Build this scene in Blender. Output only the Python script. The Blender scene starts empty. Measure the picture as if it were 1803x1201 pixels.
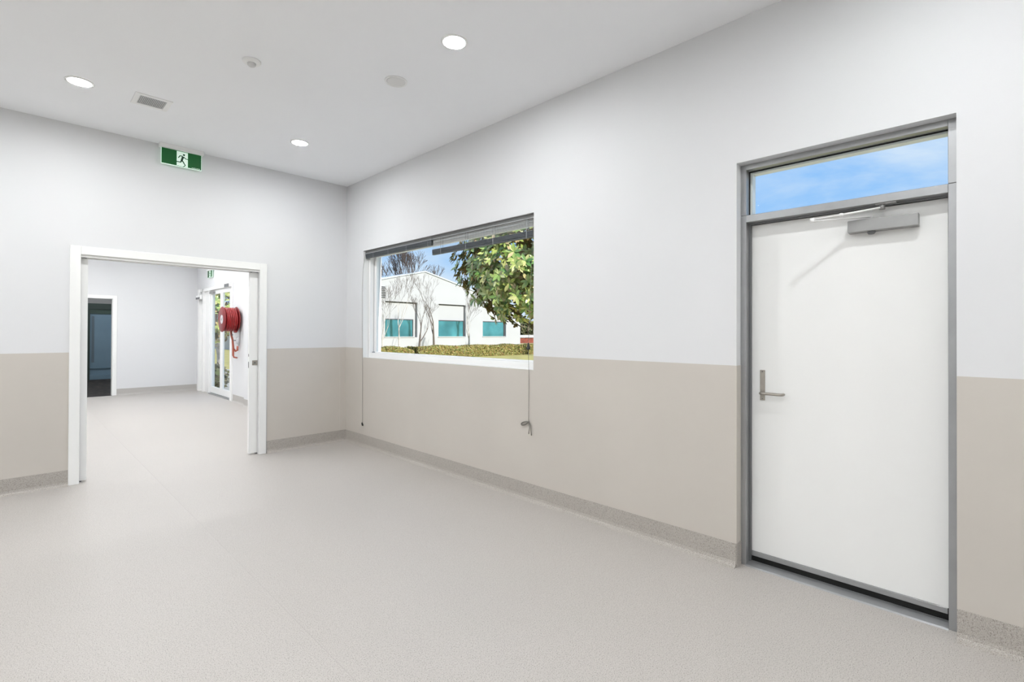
import bpy, bmesh, math, random
from mathutils import Vector, Matrix, Euler

scene = bpy.context.scene
col = scene.collection
random.seed(7)

# ------------------------------------------------------------------ camera
F_PX, CX, CY = 863.75, 901.5, 581.42
YAW, PITCH, ROLL = 0.796172, 0.0057304, 0.0034965
CAM = Vector((-3.0541, -6.0071, 1.4009))
_f = Vector((math.sin(YAW)*math.cos(PITCH), math.cos(YAW)*math.cos(PITCH), math.sin(PITCH)))
_r = Vector((math.cos(YAW), -math.sin(YAW), 0)); _u = _r.cross(_f)
_r2 = math.cos(ROLL)*_r + math.sin(ROLL)*_u
_u2 = -math.sin(ROLL)*_r + math.cos(ROLL)*_u
cam_d = bpy.data.cameras.new('camera'); cam = bpy.data.objects.new('camera', cam_d)
col.objects.link(cam)
cam.matrix_world = Matrix(((_r2.x, _u2.x, -_f.x, CAM.x), (_r2.y, _u2.y, -_f.y, CAM.y),
                           (_r2.z, _u2.z, -_f.z, CAM.z), (0, 0, 0, 1)))
cam_d.sensor_width = 36.0; cam_d.lens = 36.0*F_PX/1803.0
cam_d.shift_x = (901.5-CX)/1803.0; cam_d.shift_y = -(600.5-CY)/1803.0
cam_d.clip_start = 0.05; cam_d.clip_end = 400
scene.camera = cam

# ------------------------------------------------------------------ view, world, sun
scene.view_settings.view_transform = 'Standard'
scene.view_settings.look = 'None'
scene.view_settings.gamma = 1.0
scene.view_settings.use_curve_mapping = False
scene.view_settings.exposure = 0.0

LIGHT_POWER = 388.0      # radiance of the downlight lenses
SKY = 1.0
world = bpy.data.worlds.new('sky'); scene.world = world; world.use_nodes = True
nt = world.node_tree; nt.nodes.clear()
N = nt.nodes.new; L = nt.links.new
tc = N('ShaderNodeTexCoord'); sep = N('ShaderNodeSeparateXYZ'); L(tc.outputs['Generated'], sep.inputs[0])
rampz = N('ShaderNodeValToRGB'); L(sep.outputs['Z'], rampz.inputs[0])
rampz.color_ramp.elements[0].position = 0.0; rampz.color_ramp.elements[0].color = (.55, .76, 1.0, 1)
rampz.color_ramp.elements[1].position = 0.75; rampz.color_ramp.elements[1].color = (.13, .36, .92, 1)
e = rampz.color_ramp.elements.new(.32); e.color = (.27, .55, 1.0, 1)
mp = N('ShaderNodeMapping'); L(tc.outputs['Generated'], mp.inputs[0]); mp.inputs['Scale'].default_value = (1.0, 1.0, 3.6)
mp.inputs['Rotation'].default_value = (0.10, 0.14, 0.4)
no = N('ShaderNodeTexNoise'); L(mp.outputs[0], no.inputs['Vector']); no.inputs['Scale'].default_value = 2.6
no.inputs['Detail'].default_value = 6; no.inputs['Roughness'].default_value = .58; no.inputs['Distortion'].default_value = .35
rc = N('ShaderNodeValToRGB'); L(no.outputs['Fac'], rc.inputs[0])
rc.color_ramp.elements[0].position = .38; rc.color_ramp.elements[0].color = (0, 0, 0, 1)
rc.color_ramp.elements[1].position = .66; rc.color_ramp.elements[1].color = (.85, .85, .85, 1)
mixc = N('ShaderNodeMix'); mixc.data_type = 'RGBA'; L(rc.outputs[0], mixc.inputs[0]); L(rampz.outputs[0], mixc.inputs[6])
mixc.inputs[7].default_value = (.86, .93, 1.0, 1)
bg = N('ShaderNodeBackground'); L(mixc.outputs[2], bg.inputs[0]); bg.inputs[1].default_value = SKY
out = N('ShaderNodeOutputWorld'); L(bg.outputs[0], out.inputs[0])

sd = bpy.data.lights.new('sun', 'SUN'); sd.energy = 6.2; sd.angle = math.radians(.35); sd.color = (1, .95, .86)
sun = bpy.data.objects.new('sun', sd); col.objects.link(sun)
sun.rotation_euler = Vector((.02, -.87, .46)).to_track_quat('Z', 'Y').to_euler()

# ------------------------------------------------------------------ helpers
def ray(u, v):
    return _f + (u-CX)/F_PX*_r2 - (v-CY)/F_PX*_u2
def on(ax, val, u, v):
    d = ray(u, v); return CAM + d*((val-CAM[ax])/d[ax])

def box(bm, x0, x1, y0, y1, z0, z1, mi=0):
    x0, x1 = min(x0, x1), max(x0, x1); y0, y1 = min(y0, y1), max(y0, y1); z0, z1 = min(z0, z1), max(z0, z1)
    v = [bm.verts.new(c) for c in ((x0,y0,z0),(x1,y0,z0),(x1,y1,z0),(x0,y1,z0),(x0,y0,z1),(x1,y0,z1),(x1,y1,z1),(x0,y1,z1))]
    for f in ((3,2,1,0),(4,5,6,7),(0,1,5,4),(1,2,6,5),(2,3,7,6),(3,0,4,7)):
        fc = bm.faces.new([v[i] for i in f]); fc.material_index = mi
def B(*boxes):
    bm = bmesh.new()
    for b in boxes: box(bm, *b)
    return bm
def frame_of(d):
    d = Vector(d).normalized(); a = Vector((0,0,1)) if abs(d.z) < .9 else Vector((1,0,0))
    s = d.cross(a).normalized(); return s, s.cross(d).normalized()
def tube(bm, pts, radii, n=8, cap=True, smooth=True):
    pts = [Vector(p) for p in pts]
    if not isinstance(radii, (list, tuple)): radii = [radii]*len(pts)
    rings = []; s = None
    for i, p in enumerate(pts):
        d = (pts[min(i+1, len(pts)-1)]-pts[max(i-1, 0)]).normalized()
        if s is None: s, t = frame_of(d)
        else:
            s = (s-d*s.dot(d))
            if s.length < 1e-5: s, t = frame_of(d)
            s.normalize()
        t = d.cross(s)
        rings.append([bm.verts.new(p+(s*math.cos(2*math.pi*k/n)+t*math.sin(2*math.pi*k/n))*radii[i]) for k in range(n)])
    for a, b in zip(rings, rings[1:]):
        for k in range(n):
            f = bm.faces.new((a[k], a[(k+1) % n], b[(k+1) % n], b[k])); f.smooth = smooth
    if cap:
        bm.faces.new(rings[0][::-1]); bm.faces.new(rings[-1])
def lathe(bm, prof, c, axis='Z', n=32, smooth=True):
    """profile = [(radius, height)], revolved about the axis through c"""
    rings = []
    for r, h in prof:
        ring = []
        for k in range(n):
            a = 2*math.pi*k/n; x, y = r*math.cos(a), r*math.sin(a)
            q = (x, y, h) if axis == 'Z' else (h, x, y) if axis == 'X' else (y, h, x)
            ring.append(bm.verts.new(Vector(c)+Vector(q)))
        rings.append(ring)
    for a, b in zip(rings, rings[1:]):
        for k in range(n):
            f = bm.faces.new((a[k], a[(k+1) % n], b[(k+1) % n], b[k])); f.smooth = smooth
    bm.faces.new(rings[0][::-1]); bm.faces.new(rings[-1])
def prism(bm, poly, axis, a0, a1):
    """extrude a 2D polygon: axis 'X' -> poly is (y,z); 'Y' -> (x,z); 'Z' -> (x,y)"""
    def mk(p, a): return (a, p[0], p[1]) if axis == 'X' else (p[0], a, p[1]) if axis == 'Y' else (p[0], p[1], a)
    A = [bm.verts.new(mk(p, a0)) for p in poly]; Bv = [bm.verts.new(mk(p, a1)) for p in poly]
    n = len(poly)
    for i in range(n): bm.faces.new((A[i], A[(i+1) % n], Bv[(i+1) % n], Bv[i]))
    bm.faces.new(A[::-1]); bm.faces.new(Bv)
def bevel(bm, w, seg=2):
    bmesh.ops.bevel(bm, geom=list(bm.edges), offset=w, segments=seg, affect='EDGES', profile=.5, clamp_overlap=True)
    return bm

def wloc(o):
    v = Vector((0, 0, 0))
    while o is not None: v += o.location; o = o.parent
    return v
def obj(name, bm, mat, parent=None, label=None, kind=None):
    """bmesh in world metres -> one mesh object (shifted to its parent's origin)"""
    bmesh.ops.recalc_face_normals(bm, faces=list(bm.faces))
    me = bpy.data.meshes.new(name); bm.to_mesh(me); bm.free()
    for m in (mat if isinstance(mat, (list, tuple)) else [mat]): me.materials.append(m)
    o = bpy.data.objects.new(name, me); col.objects.link(o)
    if parent is not None:
        me.transform(Matrix.Translation(-wloc(parent))); o.parent = parent
    if label: o['label'] = label
    if kind: o['kind'] = kind
    return o
def tag(o, label, cat, group=None, kind=None):
    o['label'] = label; o['category'] = cat
    if group: o['group'] = group
    if kind: o['kind'] = kind
    return o
def thing(name, label, cat, loc, group=None, kind=None):
    o = bpy.data.objects.new(name, None); o.empty_display_size = .1; col.objects.link(o); o.location = loc
    return tag(o, label, cat, group, kind)
def copy_tree(o, parent=None):
    c = o.copy(); col.objects.link(c); c.parent = parent
    for ch in list(o.children): copy_tree(ch, c)
    return c
def struct(name, bm, mat, label, cat):
    return tag(obj(name, bm, mat), label, cat, kind='structure')

# ------------------------------------------------------------------ materials
def mat(name, color=(.8,.8,.8), rough=.5, metal=0.0, spec=.5, emit=None, estr=0.0, noise=None, bump=None, speck=None, voro=None):
    """noise=(scale, amount): soft tone variation; bump=(scale, strength); speck=[(scale, lo, hi, colour, amount)]"""
    m = bpy.data.materials.new(name); m.use_nodes = True; t = m.node_tree; b = t.nodes['Principled BSDF']
    b.inputs['Base Color'].default_value = (*color, 1); b.inputs['Roughness'].default_value = rough
    b.inputs['Metallic'].default_value = metal; b.inputs['Specular IOR Level'].default_value = spec
    if emit: b.inputs['Emission Color'].default_value = (*emit, 1); b.inputs['Emission Strength'].default_value = estr
    c = None
    tcn = t.nodes.new('ShaderNodeTexCoord')
    if noise or speck:
        rgb = t.nodes.new('ShaderNodeRGB'); rgb.outputs[0].default_value = (*color, 1); c = rgb.outputs[0]
    if noise:
        nz = t.nodes.new('ShaderNodeTexNoise'); nz.inputs['Scale'].default_value = noise[0]; nz.inputs['Detail'].default_value = 4
        t.links.new(tcn.outputs['Object'], nz.inputs['Vector'])
        mr = t.nodes.new('ShaderNodeMapRange'); mr.inputs[1].default_value = .3; mr.inputs[2].default_value = .7
        mr.inputs[3].default_value = 1-noise[1]; mr.inputs[4].default_value = 1+noise[1]; t.links.new(nz.outputs['Fac'], mr.inputs[0])
        vm = t.nodes.new('ShaderNodeVectorMath'); vm.operation = 'SCALE'; t.links.new(c, vm.inputs[0]); t.links.new(mr.outputs[0], vm.inputs['Scale'])
        c = vm.outputs[0]
    for sc_, lo, hi, sc_col, amt in (speck or []):
        nz = t.nodes.new('ShaderNodeTexNoise'); nz.inputs['Scale'].default_value = sc_; nz.inputs['Detail'].default_value = 2
        nz.inputs['Roughness'].default_value = .6
        t.links.new(tcn.outputs['Object'], nz.inputs['Vector'])
        mr = t.nodes.new('ShaderNodeMapRange'); mr.inputs[1].default_value = lo; mr.inputs[2].default_value = hi
        mr.inputs[3].default_value = 0; mr.inputs[4].default_value = amt; t.links.new(nz.outputs['Fac'], mr.inputs[0])
        mx = t.nodes.new('ShaderNodeMix'); mx.data_type = 'RGBA'; t.links.new(mr.outputs[0], mx.inputs[0]); t.links.new(c, mx.inputs[6])
        mx.inputs[7].default_value = (*sc_col, 1); c = mx.outputs[2]
    if c is not None: t.links.new(c, b.inputs['Base Color'])
    if bump:
        nz = t.nodes.new('ShaderNodeTexNoise'); nz.inputs['Scale'].default_value = bump[0]; nz.inputs['Detail'].default_value = 3
        t.links.new(tcn.outputs['Object'], nz.inputs['Vector'])
        bp = t.nodes.new('ShaderNodeBump'); bp.inputs['Strength'].default_value = bump[1]; bp.inputs['Distance'].default_value = .002
        t.links.new(nz.outputs['Fac'], bp.inputs['Height']); t.links.new(bp.outputs[0], b.inputs['Normal'])
    return m
def glass(name, tint=(.96,.98,.98), refl=.5):
    m = bpy.data.materials.new(name); m.use_nodes = True; t = m.node_tree; t.nodes.clear()
    tr = t.nodes.new('ShaderNodeBsdfTransparent'); tr.inputs[0].default_value = (*tint, 1)
    gl = t.nodes.new('ShaderNodeBsdfGlossy'); gl.inputs['Roughness'].default_value = .02
    lw = t.nodes.new('ShaderNodeLayerWeight'); lw.inputs[0].default_value = .5
    pw = t.nodes.new('ShaderNodeMath'); pw.operation = 'POWER'; pw.inputs[1].default_value = 5; t.links.new(lw.outputs['Facing'], pw.inputs[0])
    mu = t.nodes.new('ShaderNodeMath'); mu.operation = 'MULTIPLY_ADD'; mu.inputs[1].default_value = .6*refl; mu.inputs[2].default_value = .0004*refl; t.links.new(pw.outputs[0], mu.inputs[0])
    mx = t.nodes.new('ShaderNodeMixShader'); t.links.new(mu.outputs[0], mx.inputs[0]); t.links.new(tr.outputs[0], mx.inputs[1]); t.links.new(gl.outputs[0], mx.inputs[2])
    o = t.nodes.new('ShaderNodeOutputMaterial'); t.links.new(mx.outputs[0], o.inputs[0]); return m
def island_mat(name, cols, rough=.5, spec=.4):
    """colour picked at random for each separate leaf"""
    m = bpy.data.materials.new(name); m.use_nodes = True; t = m.node_tree; b = t.nodes['Principled BSDF']
    g = t.nodes.new('ShaderNodeNewGeometry'); oi = t.nodes.new('ShaderNodeObjectInfo')
    ad = t.nodes.new('ShaderNodeMath'); ad.operation = 'ADD'; t.links.new(g.outputs['Random Per Island'], ad.inputs[0]); t.links.new(oi.outputs['Random'], ad.inputs[1])
    fr = t.nodes.new('ShaderNodeMath'); fr.operation = 'FRACT'; t.links.new(ad.outputs[0], fr.inputs[0])
    r = t.nodes.new('ShaderNodeValToRGB'); t.links.new(fr.outputs[0], r.inputs[0])
    while len(r.color_ramp.elements) < len(cols): r.color_ramp.elements.new(.5)
    for i, c in enumerate(cols):
        r.color_ramp.elements[i].position = i/(len(cols)-1); r.color_ramp.elements[i].color = (*c, 1)
    t.links.new(r.outputs[0], b.inputs['Base Color']); b.inputs['Roughness'].default_value = rough; b.inputs['Specular IOR Level'].default_value = spec
    return m

M = {}
M['wall'] = mat('wall_paint', (.708,.711,.72), .6, noise=(.8,.012), bump=(220,.05), spec=.3)
M['ceil'] = mat('ceiling_paint', (.915,.925,.945), .8, noise=(.6,.01), spec=.2)
M['beige'] = mat('beige_wall_vinyl', (.56,.523,.476), .48, noise=(1.6,.025), bump=(160,.06), spec=.35)
M['floor'] = mat('speckled_floor_vinyl', (.475,.446,.416), .47, noise=(.7,.02), spec=.32, bump=(300,.05),
                 speck=[(220,.55,.64,(.20,.18,.16),.9),(300,.56,.65,(.66,.63,.60),.7),(120,.60,.68,(.36,.33,.305),.55)])
M['cove'] = mat('speckled_skirting_vinyl', (.42,.39,.355), .45, noise=(2,.03), spec=.35, bump=(300,.05),
                 speck=[(230,.52,.62,(.20,.175,.155),.75),(300,.55,.65,(.62,.58,.53),.75)])
M['cove2'] = mat('pale_skirting_vinyl', (.47,.45,.425), .4, noise=(2,.03), speck=[(130,.54,.62,(.33,.31,.29),.6)])
M['weld'] = mat('weld_rod', (.43,.40,.375), .47)
M['weldl'] = mat('wall_weld_rod', (.62,.59,.54), .4)
M['white'] = mat('white_gloss_paint', (.84,.84,.825), .35, noise=(3,.008))
M['doorw'] = mat('white_door_paint', (.84,.84,.825), .4, noise=(1.2,.012))
M['alu'] = mat('anodised_aluminium', (.37,.375,.38), .38, metal=.65, noise=(9,.05))
M['aludk'] = mat('dark_aluminium', (.17,.175,.18), .45, metal=.5)
M['silver'] = mat('silver_paint', (.33,.33,.325), .38, metal=.5, noise=(14,.04))
M['steel'] = mat('brushed_steel', (.40,.37,.33), .3, metal=.9, noise=(40,.06))
M['black'] = mat('matt_black', (.006,.006,.006), .8)
M['wframe'] = mat('white_window_frame', (.88,.88,.87), .3)
M['glass'] = glass('clear_glass')
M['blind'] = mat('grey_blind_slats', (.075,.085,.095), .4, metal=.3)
M['blindrail'] = mat('grey_blind_rail', (.135,.135,.13), .4, metal=.3)
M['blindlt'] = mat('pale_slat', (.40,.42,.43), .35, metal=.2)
M['cord'] = mat('grey_cord', (.17,.16,.14), .8, noise=(300,.3))
M['tassel'] = mat('dark_tassel', (.02,.02,.018), .5)
M['lens'] = mat('downlight_lens', (1,1,1), .5, emit=(.965,.985,1.0), estr=LIGHT_POWER)
M['ring'] = mat('white_plastic', (.86,.86,.85), .4)
M['vent'] = mat('grey_grille', (.60,.60,.60), .5)
M['ventdk'] = mat('duct_dark', (.30,.30,.30), .8)
M['green'] = mat('sign_green', (.0,.075,.012), .35, emit=(0,.20,.03), estr=.12)
M['signman'] = mat('sign_figure_green', (.0,.035,.012), .4)
M['signw'] = mat('sign_white', (.75,.9,.8), .35, emit=(.72,1,.82), estr=.35)
M['red'] = mat('red_enamel', (.21,.012,.014), .3, noise=(8,.05))
M['hose'] = mat('red_rubber_hose', (.26,.007,.009), .32, noise=(20,.08))
M['label'] = mat('silver_label', (.62,.62,.64), .4, noise=(60,.12))
M['brass'] = mat('aged_brass', (.38,.26,.15), .4, metal=.8)
M['copper'] = mat('red_painted_pipe', (.40,.10,.06), .4)
M['carpet'] = mat('patterned_dark_carpet', (.018,.017,.018), .95, speck=[(7,.5,.6,(.06,.05,.042),.9),(14,.55,.6,(.005,.005,.006),.9)])
M['bluep'] = mat('blue_grey_panel', (.20,.31,.40), .25, noise=(.9,.12))
M['dkgreen'] = mat('dark_green_frame', (.035,.055,.05), .45)
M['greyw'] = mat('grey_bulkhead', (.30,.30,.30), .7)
# outside
M['render'] = mat('white_render', (.445,.445,.465), .8, noise=(.5,.03), bump=(20,.2))
M['teal'] = mat('teal_tinted_glass', (.145,.42,.41), .04, metal=.8, noise=(.5,.35))
M['dkgrey'] = mat('dark_grey', (.06,.06,.065), .6)
M['cap'] = mat('pale_metal_capping', (.62,.70,.80), .4)
M['grass'] = mat('dry_grass', (.50,.42,.13), .95, noise=(1.2,.18), speck=[(30,.5,.62,(.26,.27,.06),.6),(60,.55,.65,(.66,.54,.24),.7)], bump=(40,1))
M['paving'] = mat('pale_concrete_paving', (.50,.49,.47), .85, noise=(3,.06))
M['earth'] = mat('tan_earth', (.50,.36,.20), .95, noise=(.6,.1))
M['bark'] = mat('grey_bark', (.15,.12,.10), .9, noise=(8,.3))
M['barkpale'] = mat('pale_bark', (.55,.50,.46), .85, noise=(6,.3))
M['bark2'] = mat('dark_twigs', (.10,.075,.065), .9, noise=(5,.3))
M['hedge'] = island_mat('hedge_leaf', [(.16,.20,.04),(.36,.31,.09),(.08,.13,.03),(.48,.35,.14),(.22,.27,.06),(.36,.18,.08),(.06,.09,.02)])
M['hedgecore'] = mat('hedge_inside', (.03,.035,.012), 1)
M['mag'] = island_mat('magnolia_leaf_top', [(.13,.27,.06),(.46,.52,.14),(.10,.24,.07),(.68,.66,.24),(.24,.40,.09),(.66,.48,.27),(.40,.50,.13),(.72,.72,.34)], .28, .6)
M['magb'] = island_mat('magnolia_leaf_underside', [(.30,.19,.09),(.20,.20,.09),(.36,.24,.12),(.18,.20,.09)], .7, .2)
M['bush'] = island_mat('bush_leaf', [(.05,.08,.02),(.12,.13,.05),(.16,.12,.07),(.04,.06,.02)])
M['redwall'] = mat('red_brown_brick', (.20,.05,.03), .8, noise=(2,.4))

# ------------------------------------------------------------------ the room shell
H = 3.3; PH = 1.209; BH = 0.141
RX0, RY0 = -6.4, -10.5         # unseen ends of the room
WT = .25                       # outer wall thickness
# openings
WY0, WY1, WZ0, WZ1 = -3.271, -.437, 1.092, 2.412         # window in the right wall
DY0, DY1, DZ1 = -5.890, -4.908, 2.428                    # exit door
OX0, OX1, OZ1 = -2.606, -1.060, 2.112                    # pocket door opening
BT = .15                                                  # back wall thickness
R2Y = 7.75; R2X0, R2X1 = -4.2, .10                        # second room
GY0, GY1, GZ1 = 5.0, 7.58, 2.41                           # glass doors of the second room
AX0, AX1, AZ1 = -2.35, -1.49, 2.115                       # opening in the far wall of the second room

floor = struct('floor', B((RX0-.2, WT, RY0-.2, BT/2, -.12, 0), (R2X0, R2X1+.2, BT/2, R2Y, -.12, 0)), M['floor'],
               'pale speckled vinyl floor running through both rooms', 'floor')
for sx in (-2.075, -4.075):
    obj('weld_seam', B((sx-.0014, sx+.0014, RY0, R2Y-.02, -.0005, .0006)), M['weld'], floor)
struct('ceiling', B((RX0-.2, WT, RY0-.2, BT, H, H+.15), (R2X0-.2, R2X1+.2, BT, 13.2, H, H+.15)), M['ceil'],
       'smooth white plasterboard ceiling with downlights', 'ceiling')
struct('wall_right', B((0, WT, DY1, WY0, 0, H), (0, WT, WY1, BT, 0, H), (0, WT, WY0, WY1, 0, WZ0), (0, WT, WY0, WY1, WZ1, H),
                       (0, WT, DY0, DY1, DZ1, H), (0, WT, RY0-.2, DY0, 0, H)), M['wall'],
       'white wall holding the window and the exit door', 'wall')
PKL, PKR = OX0-.90, OX1+.86
struct('wall_back', B((RX0-.2, PKL, 0, BT, 0, H), (PKR, 0, 0, BT, 0, H), (PKL, PKR, 0, BT, OZ1+.01, H),
                      (PKL, OX0, 0, .04, 0, OZ1+.01), (PKL, OX0, .11, BT, 0, OZ1+.01),
                      (OX1, PKR, 0, .04, 0, OZ1+.01), (OX1, PKR, .11, BT, 0, OZ1+.01)), M['wall'],
       'white wall with the wide pocket door opening', 'wall')
struct('wall_left', B((RX0-.2, RX0, RY0-.2, 0, 0, H)), M['white'], 'plain white wall opposite the window', 'wall')  # wall_left and wall_front are unseen; whiter, without dado, to bounce light upward
struct('wall_front', B((RX0, 0, RY0-.2, RY0, 0, H)), M['white'], 'plain white wall facing the pocket door', 'wall')
# second room
struct('wall_right_second_room', B((R2X1, R2X1+.2, BT, GY0, 0, H), (R2X1, R2X1+.2, GY1, R2Y+.15, 0, H), (R2X1, R2X1+.2, GY0, GY1, GZ1, H)), M['wall'],
       'white wall of the next room with glass doors and hose reel', 'wall')
struct('wall_nib', B((.03, R2X1, 3.1, 4.08, 0, H)), M['wall'], 'shallow white pier on the wall before the hose reel', 'wall')
struct('wall_back_second_room', B((AX1, R2X1, R2Y, R2Y+.15, 0, H), (R2X0, AX0, R2Y, R2Y+.15, 0, H), (AX0, AX1, R2Y, R2Y+.15, AZ1, H)), M['wall'],
       'white wall at the far end of the next room', 'wall')
struct('wall_left_second_room', B((R2X0-.2, R2X0, BT, 13.2, 0, H)), M['wall'], 'white side wall of the next room', 'wall')
# dim third room
struct('floor_third_room', B((R2X0, .1, R2Y, 13.2, -.12, -.002)), M['carpet'], 'dark patterned carpet beyond the far doorway', 'carpet')
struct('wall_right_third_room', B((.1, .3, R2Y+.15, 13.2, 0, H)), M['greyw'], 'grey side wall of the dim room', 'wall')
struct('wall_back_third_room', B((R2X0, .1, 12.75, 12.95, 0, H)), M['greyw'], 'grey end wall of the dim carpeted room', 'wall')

# wall vinyl up to the paint line (thin sheet, 2 mm)
T2 = .002
bm = bmesh.new(); prism(bm, [(0,0),(0,PH),(WY1,PH),(WY1,WZ0),(WY0,WZ0),(WY0,PH),(DY1,PH),(DY1,0)], 'X', -T2, 0)
box(bm, -T2, .068, DY1-T2, DY1, 0, PH)
t1 = struct('trim_1', bm, M['beige'], 'beige vinyl dado below the window', 'wall vinyl')
struct('trim_2', B((-T2, 0, RY0, DY0, 0, PH)), M['beige'], 'beige vinyl dado beside the exit door hinges', 'wall vinyl')
struct('trim_3', B((RX0, -2.682, -T2, 0, 0, PH)), M['beige'], 'beige vinyl dado on the wall before the pocket door', 'wall vinyl')
t4 = struct('trim_4', B((-.975, 0, -T2, 0, 0, PH)), M['beige'], 'beige vinyl dado between pocket door and corner', 'wall vinyl')
obj('weld_strip', B((-.088, -.085, -.0032, -T2, BH, PH)), M['weldl'], t4)
obj('weld_strip', B((-.0032, -T2, -.006, -.003, BH, PH)), M['weldl'], t1)

# coved skirting
COVE = [(0, BH), (.004, BH), (.005, .035), (.009, .018), (.018, .008), (.034, .002), (.036, 0), (0, 0)]
def skirting_y(name, xface, y0, y1, label, s=-1, m='cove'):
    bm = bmesh.new(); prism(bm, [(xface+s*a, z) for a, z in COVE], 'Y', y0, y1); return struct(name, bm, M[m], label, 'skirting')
def skirting_x(name, yface, x0, x1, label, s=-1, m='cove'):
    bm = bmesh.new(); prism(bm, [(yface+s*a, z) for a, z in COVE], 'X', x0, x1); return struct(name, bm, M[m], label, 'skirting')
bm = bmesh.new(); prism(bm, [(-T2-a, z) for a, z in COVE], 'Y', DY1, 0)
box(bm, -.006, .066, DY1-.006, DY1-T2, 0, BH)
struct('baseboard_right', bm, M['cove'], 'coved speckled vinyl skirting along the window wall', 'skirting')
skirting_y('baseboard_front_right', -T2, RY0, DY0, 'coved speckled vinyl skirting beside the exit door hinges')
skirting_x('baseboard_left', -T2, RX0, -2.682, 'coved speckled skirting before the pocket door')
skirting_x('baseboard_back', -T2, -.975, 0, 'short coved skirting between pocket door and room corner')
bm = bmesh.new(); prism(bm, [(R2X1-a, z) for a, z in COVE], 'Y', 4.08, GY0-.02)
prism(bm, [(.03-a, z) for a, z in COVE], 'Y', 3.1, 4.09); box(bm, .026, R2X1, 4.08, 4.086, 0, BH)
struct('baseboard_second_room_right', bm, M['cove2'], 'coved skirting under the hose reel', 'skirting')
skirting_x('baseboard_second_room_back', R2Y, AX1+.07, R2X1, 'coved skirting along the far white wall', m='cove2')

# ------------------------------------------------------------------ pocket door opening: architrave and leaves
d = thing('door_1', 'wide white framed pocket door opening into the next room', 'door', (-1.83, 0, 0), kind='structure')
AW = .076
for yy0, yy1 in ((-.016, 0), (BT, BT+.016)):
    x0, x1 = OX0-AW, OX1+AW
    obj('architrave', bevel(B((x0, OX0, yy0, yy1, 0, OZ1+AW)), .002, 1), M['white'], d)
    obj('architrave', bevel(B((OX1, x1, yy0, yy1, 0, OZ1+AW)), .002, 1), M['white'], d)
    obj('head_architrave', bevel(B((OX0, OX1, yy0, yy1, OZ1, OZ1+AW)), .002, 1), M['white'], d)
for y0, y1 in ((.0, .046), (.104, BT)):
    obj('head_lining', B((OX0, OX1, y0, y1, OZ1-.022, OZ1)), M['white'], d)
obj('track', B((OX0, OX1, .048, .102, OZ1-.004, OZ1+.008)), M['alu'], d)
for side, (x0, x1, ze) in enumerate(((-3.40, OX0+.056, .008), (OX1-.088, -.26, .008))):
    lf = obj('sliding_leaf', bevel(B((x0, x1, .056, .094, .012, OZ1-.030)), .0015, 1), M['doorw'], d)
    hx = x1 if side == 0 else x0
    obj('leaf_hanger', B((hx-.03 if side == 0 else hx+.01, hx-.01 if side == 0 else hx+.03, .068, .082, OZ1-.03, OZ1-.004)), M['alu'], lf)
    obj('floor_guide', B((OX0-.01 if side == 0 else OX1-.012, OX0+.02 if side == 0 else OX1+.01, .05, .10, 0, .010)), M['aludk'], lf)
    if side == 1:
        lk = obj('flush_lock', bevel(B((hx+.031, hx+.087, .052, .056, 1.020, 1.076)), .001, 1), M['steel'], lf)
        obj('key_cylinder', (lambda b: (lathe(b, [(.009, 0), (.009, .003)], (hx+.059, .0488, 1.048), 'Y', 16), b)[1])(bmesh.new()), M['aludk'], lk)
        obj('strike_plate', B((hx-.001, hx, .066, .084, .99, 1.06), (hx-.001, hx, .066, .084, 1.12, 1.15)), M['aludk'], lf)

# ------------------------------------------------------------------ exit door
d = thing('door_2', 'white exit door in grey aluminium frame with glazed transom', 'door', (.12, -5.4, 0), kind='structure')
FX0, FX1 = .068, .190; JW = .032; LX = .145
FY0, FY1, FZ = DY0, DY1, DZ1
TZ0, TZ1 = 2.078, 2.120
for nm, a, b_ in (('jamb', FY1-JW, FY1), ('jamb', FY0, FY0+JW)):
    obj(nm, bevel(B((FX0, FX1, a, b_, 0, TZ1)), .0015, 1), M['alu'], d)
    obj('transom_jamb', bevel(B((FX0, FX1, a, b_, TZ1+.0015, FZ)), .0015, 1), M['alu'], d)
obj('head', bevel(B((FX0, FX1, FY0+JW, FY1-JW, FZ-JW, FZ)), .0015, 1), M['alu'], d)
obj('transom_bar', bevel(B((FX0, FX1, FY0+JW, FY1-JW, TZ0, TZ1)), .0015, 1), M['alu'], d)
obj('door_stop', B((LX-.030, LX-.004, FY1-JW-.010, FY1-JW, .012, TZ0)), M['aludk'], d)
obj('weather_rebate', B((LX+.0415, FX1, FY0+JW, FY0+JW+.022, .012, TZ0)), M['aludk'], d)
obj('weather_rebate', B((LX+.0415, FX1, FY1-JW-.022, FY1-JW, .012, TZ0)), M['aludk'], d)
obj('weather_rebate', B((LX+.0415, FX1, FY0+JW+.022, FY1-JW-.022, TZ0-.026, TZ0)), M['aludk'], d)
obj('door_stop', B((LX-.030, LX-.004, FY0+JW, FY1-JW-.010, TZ0-.008, TZ0)), M['aludk'], d)
# glazing
obj('glazing_gasket', B((.120, .124, FY0+JW, FY1-JW, FZ-JW-.006, FZ-JW), (.120, .124, FY1-JW-.005, FY1-JW, TZ1, FZ-JW-.006),
                        (.120, .124, FY0+JW, FY1-JW-.005, TZ1, TZ1+.003)), M['black'], d)
obj('glazing_bead', B((.134, .19, FY0+JW, FY1-JW, FZ-JW-.014, FZ-JW), (.134, .19, FY1-JW-.014, FY1-JW, TZ1, FZ-JW-.014)), M['wframe'], d)
obj('transom_pane', B((.126, .132, FY0+JW, FY1-JW, TZ1, FZ-JW)), M['glass'], d)
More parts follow.
